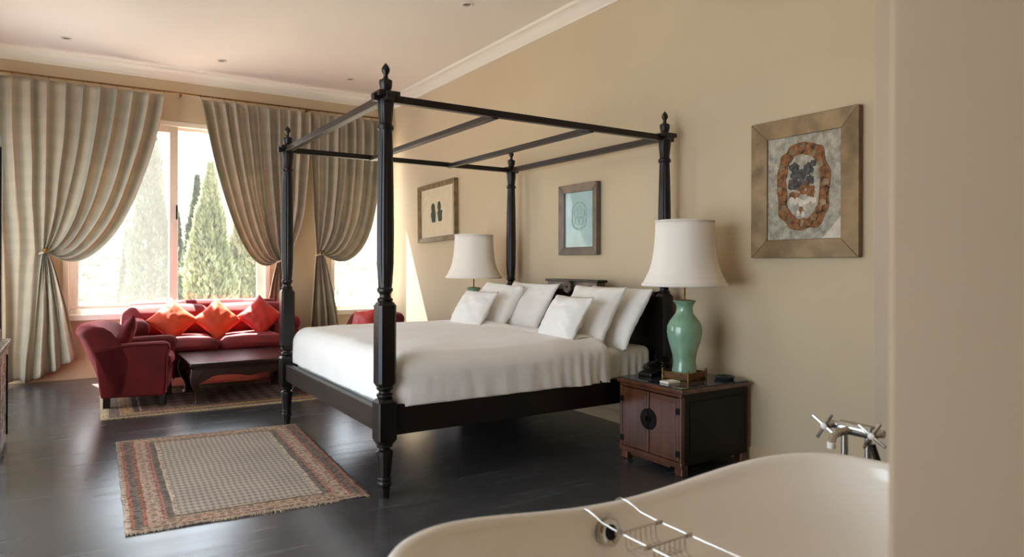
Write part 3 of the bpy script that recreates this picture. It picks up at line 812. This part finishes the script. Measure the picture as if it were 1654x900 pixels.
def curtain(label, xl, xr, tie, tie_in, edges, tail, pleats, ztop=3.01, y=8.17):
    """tie=(x,z); tie_in(u)->x at tie; edges: dict for bezier controls; tail(u)->(xb,zb)"""
    t = thing('curtain', label, 'curtain', (tie[0], y, 0), 0, 'pinch-pleated curtains at the windows')
    ox = tie[0]; NV, NT_ = 44, 30; NU = pleats * 12
    zs = lambda D: max(0, min(1, abs(D) / edges['ref']))
    def fold(u, amp, sharp, k=1.0):
        ph = u * pleats * 2 * PI * k
        return amp * (2 * abs(math.sin(ph / 2 + .5 * nz(u * 9, 1))) ** sharp - 1) + amp * .3 * math.sin(ph * .5 + 4 * nz(u * 5, 2))
    def upper(u, v):
        xt = xl + (xr - xl) * u; xi = tie_in(u); D = xt - xi; k = zs(D)
        ed = edges['R'] if D > 0 else edges.get('L', edges['R'])
        p1 = (xt - ed[0] * D, ed[1]); p2 = (xi + ed[2] * D, tie[1] + .4 - (.4 + ed[3]) * k)
        x, z = bez((xt, ztop), p1, p2, (xi, tie[1]), v)
        amp = .05 * (1 - .56 * v)
        if v < .05: amp *= .55 + 9 * v
        yy = fold(u, amp, .8) - .05 * k * math.sin(PI * v) - .02 * v
        x += .02 * nz(u * 7, v * 3, 5) * math.sin(PI * v)
        return (x - ox, yy, z)
    def lower(u, v):
        xi = tie_in(u); xb, zb = tail(u); e = v ** .75
        x = xi + (xb - xi) * e; z = tie[1] + (zb - tie[1]) * v
        yy = fold(u, .022 * (1 - .8 * e), .8) + fold(u, .062 * e, 1.3, .45) - .02 - .03 * e * (u if xr > tie[0] + .5 else 1 - u)
        x += (.012 * nz(u * 6, v * 3, 8) + .02 * nz(u * 4, v * 1.5, 3)) * v; z += .03 * v * nz(u * 5, 4, ox)
        return (x - ox, yy, z)
    mb = MB(); mb.grid(lambda u, v: upper(u, v / .62) if v < .62 else lower(u, (v - .62) / .38), NU, NV + NT_)
    o = mb.build('drape', 'curtain_linen', t, solid=.004, angle=80)
    # tie-back band with knob
    ks = [tie_in(q) for q in (0, .3, .5, .7, 1)]; x0, x1 = min(ks[1:4]) - ox - .03, max(ks[1:4]) - ox + .03
    path = [(x0 + (x1 - x0) * (.5 + .5 * math.cos(a)), -.02 + .075 * math.sin(a), tie[1] + .015 * math.cos(a)) for a in [2 * PI * i / 24 for i in range(24)]]
    tb = MB().tube(path, .011, 8, closed=True).build('tieback', 'curtain_linen', t)
    MB().lathe([(.004, 0), (.022, .004), (.026, .012), (.018, .022), (.004, .026)], n=16).build('tieback_knob', 'brass', tb).matrix_local = Matrix.Translation((x0 + .05, -.1, tie[1] + .02)) @ Matrix.Rotation(R(90), 4, 'X')
    for i in range(pleats + 1):
        x = xl + (xr - xl) * (i / pleats) - ox
        MB().tube([(x, .016 * math.cos(a), 3.04 + .016 * math.sin(a)) for a in [2 * PI * j / 12 for j in range(12)]], .0025, 5, closed=True).build('curtain_ring', 'brass', t)
    return t


curtain('grey-beige curtain tied back beside the red armchair and inlaid chest', -.66, .81, (-.25, 1.30),
        lambda u: -.57 + .31 * u / .25 if u < .25 else -.26 + .05 * (u - .25),
        {'ref': 1.05, 'R': (.09, 2.25, .5, .48), 'L': (.05, 2.2, .3, .0)},
        lambda u: (-.55 + .58 * u ** .9, .035 + .36 * max(0, u - .3) ** 1.3), 10)
curtain('grey-beige curtain tied back behind the far foot post of the bed', 1.17, 2.37, (2.03, 1.23),
        lambda u: 2.0 + .06 * u,
        {'ref': .84, 'R': (.05, 2.2, .75, .3), 'L': (.15, 2.25, .5, .38)},
        lambda u: (1.78 + .44 * u, .04 + .1 * (1 - u)), 10)
curtain('grey-beige curtain tied back over the narrow window next to the corner', 2.37, 3.26, (2.49, 1.31),
        lambda u: 2.45 + .08 * u,
        {'ref': .75, 'R': (-.02, 1.95, .75, .42), 'L': (.05, 2.2, .3, 0)},
        lambda u: (2.35 + .43 * u, .04 + .1 * u), 8)


# ------------------------------------------------------------------ sofa, armchairs, cushions
def soft(lo, hi, r, name, m, parent, puff=.012, n=26, seed=0, wr=.006):
    o = weld(rounded_box(MB(), lo, hi, r, n, puff, lambda q: (q.x + wr * nz(q.x * 5, q.y * 5, q.z * 5 + seed), q.y + wr * nz(q.x * 5, q.y * 5 + 9, q.z * 5 + seed), q.z + wr * nz(q.x * 5 + 4, q.y * 5, q.z * 5 + seed))).build(name, m, parent))
    return o


sofa = thing('sofa', 'crimson velvet two-seat sofa in front of the wide window', 'sofa', (1.2, 7.5, 0))
soft((-.76, -.4, .11), (.76, .45, .36), .05, 'base', 'velvet', sofa)
for s in (-1, 1):
    soft((min(s * .01, s * .64), -.43, .32), (max(s * .01, s * .64), .3, .465), .07, 'seat_cushion', 'velvet', sofa, .03, seed=s)
    soft((min(s * .005, s * .8), .06, .42), (max(s * .005, s * .8), .36, .765), .11, 'back_cushion', 'velvet', sofa, .015, seed=s + 3)
    a = soft((min(s * .62, s * .78), -.37, .11), (max(s * .62, s * .78), .4, .6), .05, 'arm', 'velvet', sofa)
    weld(rounded_box(MB(), (s * .7 - .1, -.39, .5), (s * .7 + .1, .38, .66), .078, 26, 0).build('arm_roll', 'velvet', a))
    for y in (-.34, .38): MB().lathe([(.02, 0), (.032, .11), (.032, .13)], (s * .68, y, 0), n=14).build('leg', 'dark_wood', sofa)
soft((-.74, .3, .15), (.74, .48, .8), .07, 'back', 'velvet', sofa)


def cushion(label, w, loc, spin, lean, yaw, m, seed, tk=.13):
    o = weld(pillow_mesh(w, w, tk, 0, seed, 22, .09, m, .8).build('cushion', m))
    xa = Vector((math.cos(yaw), math.sin(yaw), 0)); ya = Vector((-math.sin(yaw) * math.sin(lean), math.cos(yaw) * math.sin(lean), math.cos(lean)))
    c, s = math.cos(spin), math.sin(spin)
    place(o, xa * c + ya * s, ya * c - xa * s, loc)
    return tag(o, label, 'cushion')


cushion('orange silk cushion on its corner by the red armchair end of sofa', .345, (.81, 7.4, .635), R(45), .42, 0, 'orange_silk', 1)
cushion('orange silk cushion on its corner in the middle of the sofa', .345, (1.22, 7.4, .625), R(42), .42, .05, 'orange_silk', 2)
cushion('red silk cushion on its corner at the sofa end behind the bed post', .345, (1.64, 7.4, .645), R(45), .42, -.1, 'red_silk', 3)


def make_armchair():
    t = thing('armchair', 'x', 'armchair')   # local: faces +x, width along y
    W2 = .3
    soft((-.22, -.24, .1), (.235, .24, .34), .03, 'base', 'velvet', t)
    soft((-.16, -.2, .3), (.255, .2, .43), .055, 'seat_cushion', 'velvet', t, .02)
    # back: leaning profile lofted across the width, rolled over at the top
    prof = [(-.25, .1), (-.15, .1), (-.1, .4), (-.15, .52), (-.2, .6), (-.235, .65), (-.29, .69), (-.36, .7), (-.42, .685), (-.45, .65), (-.445, .61), (-.42, .58), (-.38, .48), (-.31, .3)]
    rings = []
    for k in range(17):
        y = -W2 - .012 + 2 * (W2 + .012) * k / 16; e = abs(k - 8) / 8; cr_ = .085 * e ** 3; sh = 1 - .035 * e ** 4
        rings.append([(x + cr_, y, .1 + (z - .1) * sh) for x, z in prof])
    MB().loft(rings).build('backrest', 'velvet', t, bevel=.018, seg=3, angle=60)
    for s in (-1, 1):
        arm = [(-.235, .095), (.225, .095), (.24, .2), (.245, .42), (.27, .49), (.26, .53), (.22, .545), (0, .54), (-.16, .528), (-.29, .51)]
        y0, y1 = sorted((s * .215, s * .312))
        rr = []
        for k in range(5):
            q = k / 4; y = y0 + (y1 - y0) * q; dz = -.022 * (2 * q - 1) ** 2
            rr.append([(x, y, z + (dz if z > .45 else 0)) for x, z in arm])
        a = MB().loft(rr).build('arm', 'velvet', t, bevel=.016, seg=3, angle=60)
        MB().tube([(.245, s * .312, .12), (.25, s * .314, .42), (.272, s * .314, .49), (.255, s * .313, .525), (.0, s * .313, .525), (-.25, s * .313, .5)], .006, 6).build('piping', 'velvet', a)
        for x in (-.2, .21): MB().box((x - .024, s * .25 - .024, 0), (x + .024, s * .25 + .024, .12)).build('leg', 'dark_wood', t, smooth=False, bevel=.004)
    return t


ch = make_armchair(); ch.location = (.47, 6.67, 0); ch.rotation_euler.z = R(-11)
tag(ch, 'crimson velvet armchair with rolled back beside the tied curtain', 'armchair', 'velvet armchairs around the low table')
ch2 = copy_tree(ch); ch2.location = (2.46, 6.75, 0); ch2.rotation_euler.z = R(200); tag(ch2, 'crimson velvet armchair behind the bed, below the narrow window', 'armchair')
cushion('dark crimson cushion leaning in the armchair beside the tied curtain', .33, (.375, 6.69, .575), R(14), .38, R(79 - 180), 'velvet', 5, .11)
cushion('red silk cushion in the armchair behind the bed', .34, (2.53, 6.78, .56), R(8), .35, R(200 + 90), 'red_silk', 6, .12)

# ------------------------------------------------------------------ low table
tb = thing('coffee_table', 'square dark wooden low table with curved legs between the red seats', 'table', (1.3, 6.61, 0))
hx, hy, hz = .49, .43, .36
top = MB().box((-hx, -hy, hz - .032), (hx, hy, hz)).build('table_top', 'table_wood', tb, smooth=False, bevel=.009, seg=3)
MB().box((-hx + .07, -hy + .07, hz - .001), (hx - .07, hy - .07, hz + .0015)).build('inset_panel', 'table_wood', top, smooth=False)
MB().box((-hx + .035, -hy + .035, hz - .06), (hx - .035, hy - .035, hz - .03)).build('waist', 'table_wood', tb, smooth=False, bevel=.004)
for k in range(4):
    L = (hx if k % 2 == 0 else hy) - .04; off = (hy if k % 2 == 0 else hx) - .045
    pts = [(-L, hz - .058), (L, hz - .058), (L, hz - .2)] + [(L * (1 - 2 * q), hz - .2 + .085 * min(1, 6 * min(q, 1 - q)) - .025 * math.exp(-((q - .5) / .1) ** 2)) for q in [i / 20 for i in range(1, 20)]] + [(-L, hz - .2)]
    a = MB().prism(pts, 'y', -off - .02, -off + .012).build('apron', 'table_wood', tb, bevel=.005, angle=50)
    a.rotation_euler.z = k * PI / 2
for sx in (-1, 1):
    for sy in (-1, 1):
        rings = []
        for q in range(15):
            s = q / 14; z = (hz - .055) * (1 - s)
            bulge = .028 * math.sin(PI * min(1, s * 1.5)) - .05 * max(0, (s - .45) / .55) ** 1.2 + (.02 if s > .93 else 0)
            wd = .052 - .024 * math.sin(PI * min(1, s * 1.05)) ** 1.2 + (.012 * max(0, (s - .8) / .2))
            cx, cy = sx * (hx - .065 + bulge), sy * (hy - .065 + bulge)
            rings.append([(cx + a * wd, cy + b * wd, z) for a, b in ((-1, -1), (1, -1), (1, 1), (-1, 1))])
        MB().loft(rings).build('leg', 'table_wood', tb, bevel=.007, angle=50)

# ------------------------------------------------------------------ rugs
def rug(name, label, corners, m, th, fringe, seed, ragged=.006):
    C = [Vector((*c, 0)) for c in corners]; ctr = sum(C, Vector()) / 4
    t = thing(name, label, 'rug', ctr)
    def fn(a, b):
        p = (C[0] * (1 - a) + C[1] * a) * (1 - b) + (C[3] * (1 - a) + C[2] * a) * b - ctr
        e = ragged
        p += Vector((e * nz(a * 3 + seed, b * 14), e * nz(a * 14, b * 3 + seed), 0)); return (p.x, p.y, th)
    mb = MB().grid(fn, 36, 48)
    o = mb.build('pile', m, t, angle=80)
    md = o.modifiers.new('thickness', 'SOLIDIFY'); md.thickness = th - .001; md.offset = -1
    fr = MB(); r = random.Random(seed)
    for a in [i / fringe for i in range(fringe)]:
        for b in (0, 1):
            if b == 1 or nz(a * 6, seed) > -.15:
                p = Vector(fn(a, b)); d = Vector((r.uniform(-.5, .5), -1 if b == 0 else 1, 0)).normalized(); L = r.uniform(.008, .03) * (1.5 if nz(a * 6, seed) > .2 else .7)
                fr.tube([p - d * .01, (p.x + d.x * L, p.y + d.y * L, .002)], .0012, 3)
    tag(fr.build('fringe', 'thread', t), kind='stuff')
    return t


rug('bedside_rug', 'worn beige and brick-red patterned rug beside the bed foot', [(.193, 3.421), (1.285, 3.337), (1.39, 5.105), (.235, 5.216)], 'bedside_rug', .009, 220, 3)
rug('sofa_rug', 'dark red and beige patterned rug under the low table', [(.17, 5.99), (2.35, 5.93), (2.4, 7.2), (.2, 7.3)], 'sofa_rug', .008, 260, 6)

# ------------------------------------------------------------------ inlaid chest and panel at the left
chs = thing('inlaid_chest', 'black chest with white bone inlay near the tied-back curtain', 'chest', (-.67, 4.95, 0))
MB().box((-.3, -.68, .04), (.3, .68, .65)).build('body', 'bone_inlay', chs, smooth=False, bevel=.01)
MB().box((-.315, -.7, .65), (.315, .7, .69)).build('top', 'bone_inlay', chs, smooth=False, bevel=.006)
for y in (-.55, 0, .55): MB().box((.295, y - .012, .08), (.309, y + .012, .6)).build('pilaster', 'black_wood', chs, smooth=False, bevel=.003)
MB().box((-.29, -.66, 0), (.29, .66, .05)).build('plinth', 'black_wood', chs, smooth=False)
pn = thing('tall_mirror', 'tall dark carved frame standing on the inlaid chest', 'mirror', (-.425, 5.1, .69))
ring = MB()
for lo, hi in (((-.03, -.45, 0), (.03, -.37, 1.33)), ((-.03, .37, 0), (.03, .45, 1.33)), ((-.03, -.37, 1.25), (.03, .37, 1.33)), ((-.03, -.37, 0), (.03, .37, .08))): ring.box(lo, hi)
ring.build('frame', 'rail_wood', pn, smooth=False, bevel=.008)
MB().box((-.015, -.37, .08), (.0, .37, 1.25)).build('mirror_glass', 'chrome', pn, smooth=False)

# ------------------------------------------------------------------ ceiling downlights
for x, y, lb in ((-.07, 7.67, 'recessed ceiling downlight above the curtain beside the inlaid chest'), (1.29, 7.62, 'recessed ceiling downlight above the gap between the wide window curtains'), (2.66, 7.57, 'recessed ceiling downlight above the narrow corner window'), (2.69, 4.86, 'recessed ceiling downlight above the bed canopy')):
    d = thing('downlight', lb, 'downlight', (x, y, ZC), 0, 'recessed ceiling downlights')
    MB().lathe([(.03, .0), (.05, .0), (.05, -.006), (.044, -.01), (.034, -.008), (.03, .0)], n=28, cap0=False, cap1=False).build('trim_ring', 'downlight_trim', d)
    MB().lathe([(.0005, -.0035), (.032, -.003), (.032, .0005)], n=24, cap0=False).build('lens', 'downlight_glass', d)

# ------------------------------------------------------------------ bathtub, tap, rack
TX, TY, TA, TB, TE = 1.237, 1.007, .788, .405, 2.742


def rim_z(s): return .555 - .017 * s + .177 * s * s + .007 * s ** 3 - .103 * s ** 4


tub = thing('bathtub', 'cream freestanding bathtub with raised rounded ends and rolled rim', 'bathtub', (TX, TY, 0))
NT2 = 120


def tring(off, zf):
    r = []
    for j in range(NT2):
        a = 2 * PI * j / NT2; c, s = math.cos(a), math.sin(a)
        sx = math.copysign(abs(c) ** (2 / TE), c); sy = math.copysign(abs(s) ** (2 / TE), s)
        r.append(((TA - off) * sx, (TB - off) * sy, zf(sx)))
    return r


shell = MB()
rz = rim_z
shell.loft([tring(.17, lambda s: 0), tring(.155, lambda s: .02), tring(.12, lambda s: .12), tring(.06, lambda s: .3), tring(.018, lambda s: rz(s) - .07), tring(.004, lambda s: rz(s) - .025), tring(0, lambda s: rz(s) - .01),
            tring(.006, lambda s: rz(s) - .001), tring(.016, lambda s: rz(s) + .001), tring(.03, lambda s: rz(s) - .004), tring(.038, lambda s: rz(s) - .018), tring(.044, lambda s: rz(s) - .05), tring(.06, lambda s: .36), tring(.085, lambda s: .24),
            tring(.13, lambda s: .165), tring(.2, lambda s: .142), tring(.3, lambda s: .138)])
shell.build('shell', 'tub_enamel', tub, angle=80)
ov = MB().lathe([(.018, -.006), (.02, .004), (.031, .008), (.036, .003), (.036, -.012)], n=28, cap0=False, cap1=False).build('overflow_ring', 'chrome', tub)
MB().lathe([(.0005, -.002), (.019, -.002), (.019, -.012)], n=24, cap0=False).build('overflow_shade', 'iron', ov)  # dark disc stands in for the shade inside the overflow opening
ov.matrix_local = Matrix.Translation((1.178 - TX, 1.35 - TY, .5)) @ Matrix.Rotation(R(78), 4, 'X')
MB().lathe([(.005, .139), (.03, .139), (.032, .143), (.02, .146), (.001, .146)], (0, 0, 0), n=24).build('drain', 'chrome', tub)

tap = thing('bath_tap', 'chrome standing bath mixer tap with cross handles behind the tub', 'tap', (2.16, 1.26, 0))
MB().tube([(0, -.055, .66), (0, .055, .66)], .022, 14).build('body', 'chrome', tap)
MB().tube([(0, -.09, .662), (0, .09, .662)], .013, 12).build('valve_bar', 'chrome', tap)
for s in (-1, 1):
    MB().tube([(.0, s * .04, 0), (.0, s * .04, .65)], .011, 12).build('riser_pipe', 'chrome', tap)
    MB().lathe([(.03, 0), (.032, .008), (.014, .016)], (0, s * .04, 0), n=18).build('floor_flange', 'chrome', tap)
    hd = MB(); cx, cy, cz = -.045, s * .08, .662
    hd.tube([(0, cy, cz), (cx, cy, cz)], .012, 10)
    for a in (R(32), R(122)):
        d = Vector((0, math.cos(a), math.sin(a))) * .05; c = Vector((cx - .006, cy, cz)); hd.tube([c - d, c + d], .0055, 8)
    hd.build('cross_handle', 'chrome', tap)
    MB().lathe([(.001, 0), (.01, .001), (.011, .006), (.006, .01), (.001, .011)], n=12).build('handle_cap', 'porcelain', tap).matrix_local = Matrix.Translation((cx - .006, cy, cz)) @ Matrix.Rotation(R(-90), 4, 'Y')
MB().tube([(-.01, .02, .655), (-.07, .02, .655), (-.1, .02, .645), (-.108, .02, .625)], [.014, .013, .012, .012], 12).build('spout', 'chrome', tap)
MB().lathe([(.0, .61), (.0135, .61), (.0135, .627), (.011, .63)], (-.108, .02, 0), n=16).build('spout_nozzle', 'porcelain', tap)
MB().tube([(-.03, -.07, .63), (-.035, -.09, .58), (-.03, -.11, .53)], [.009, .011, .014], 10).build('hand_shower', 'iron', tap)

rk = thing('bath_rack', 'chrome wire rack hung across the cream bathtub', 'rack', (1.19, 1.0, .543))
xs = (-.067, .067); zr0 = 0
for x in xs:
    P = [(x, .425, -.02), (x, .416, .008), (x, .4, .018), (x, .37, .017), (x, .345, .012), (x, .32, .004), (x, .26, 0), (x, -.25, 0), (x, -.33, .02), (x, -.37, .034), (x, -.4, .034), (x, -.418, .02), (x, -.425, -.02)]
    MB().tube(P, .0021, 8).build('side_rod', 'chrome', rk)
for y in (.25, .15, -.05, -.25):
    c = MB().tube([(xs[0] - .006, y, 0), (xs[1] + .006, y, 0)], .0028, 8)
    c.build('cross_bar', 'chrome', rk)
    for x in xs: MB().tube([(x - .012, y, 0), (x + .006, y, 0)], .0058, 10).build('rod_collar', 'chrome', rk)
for ya, yb, n in ((.25, .15, 7), (.15, -.05, 7), (-.05, -.25, 7)):
    for i in range(n):
        x = xs[0] + .016 + (xs[1] - xs[0] - .032) * i / (n - 1)
        MB().tube([(x, ya, 0), (x, ya - .004, -.035), (x, ya - .014, -.042), (x, yb + .014, -.042), (x, yb + .004, -.035), (x, yb, 0)], .0013, 5).build('basket_wire', 'chrome', rk)
    for y in (ya - .014, yb + .014): MB().tube([(xs[0] + .01, y, -.042), (xs[1] - .01, y, -.042)], .0013, 5).build('basket_wire', 'chrome', rk)
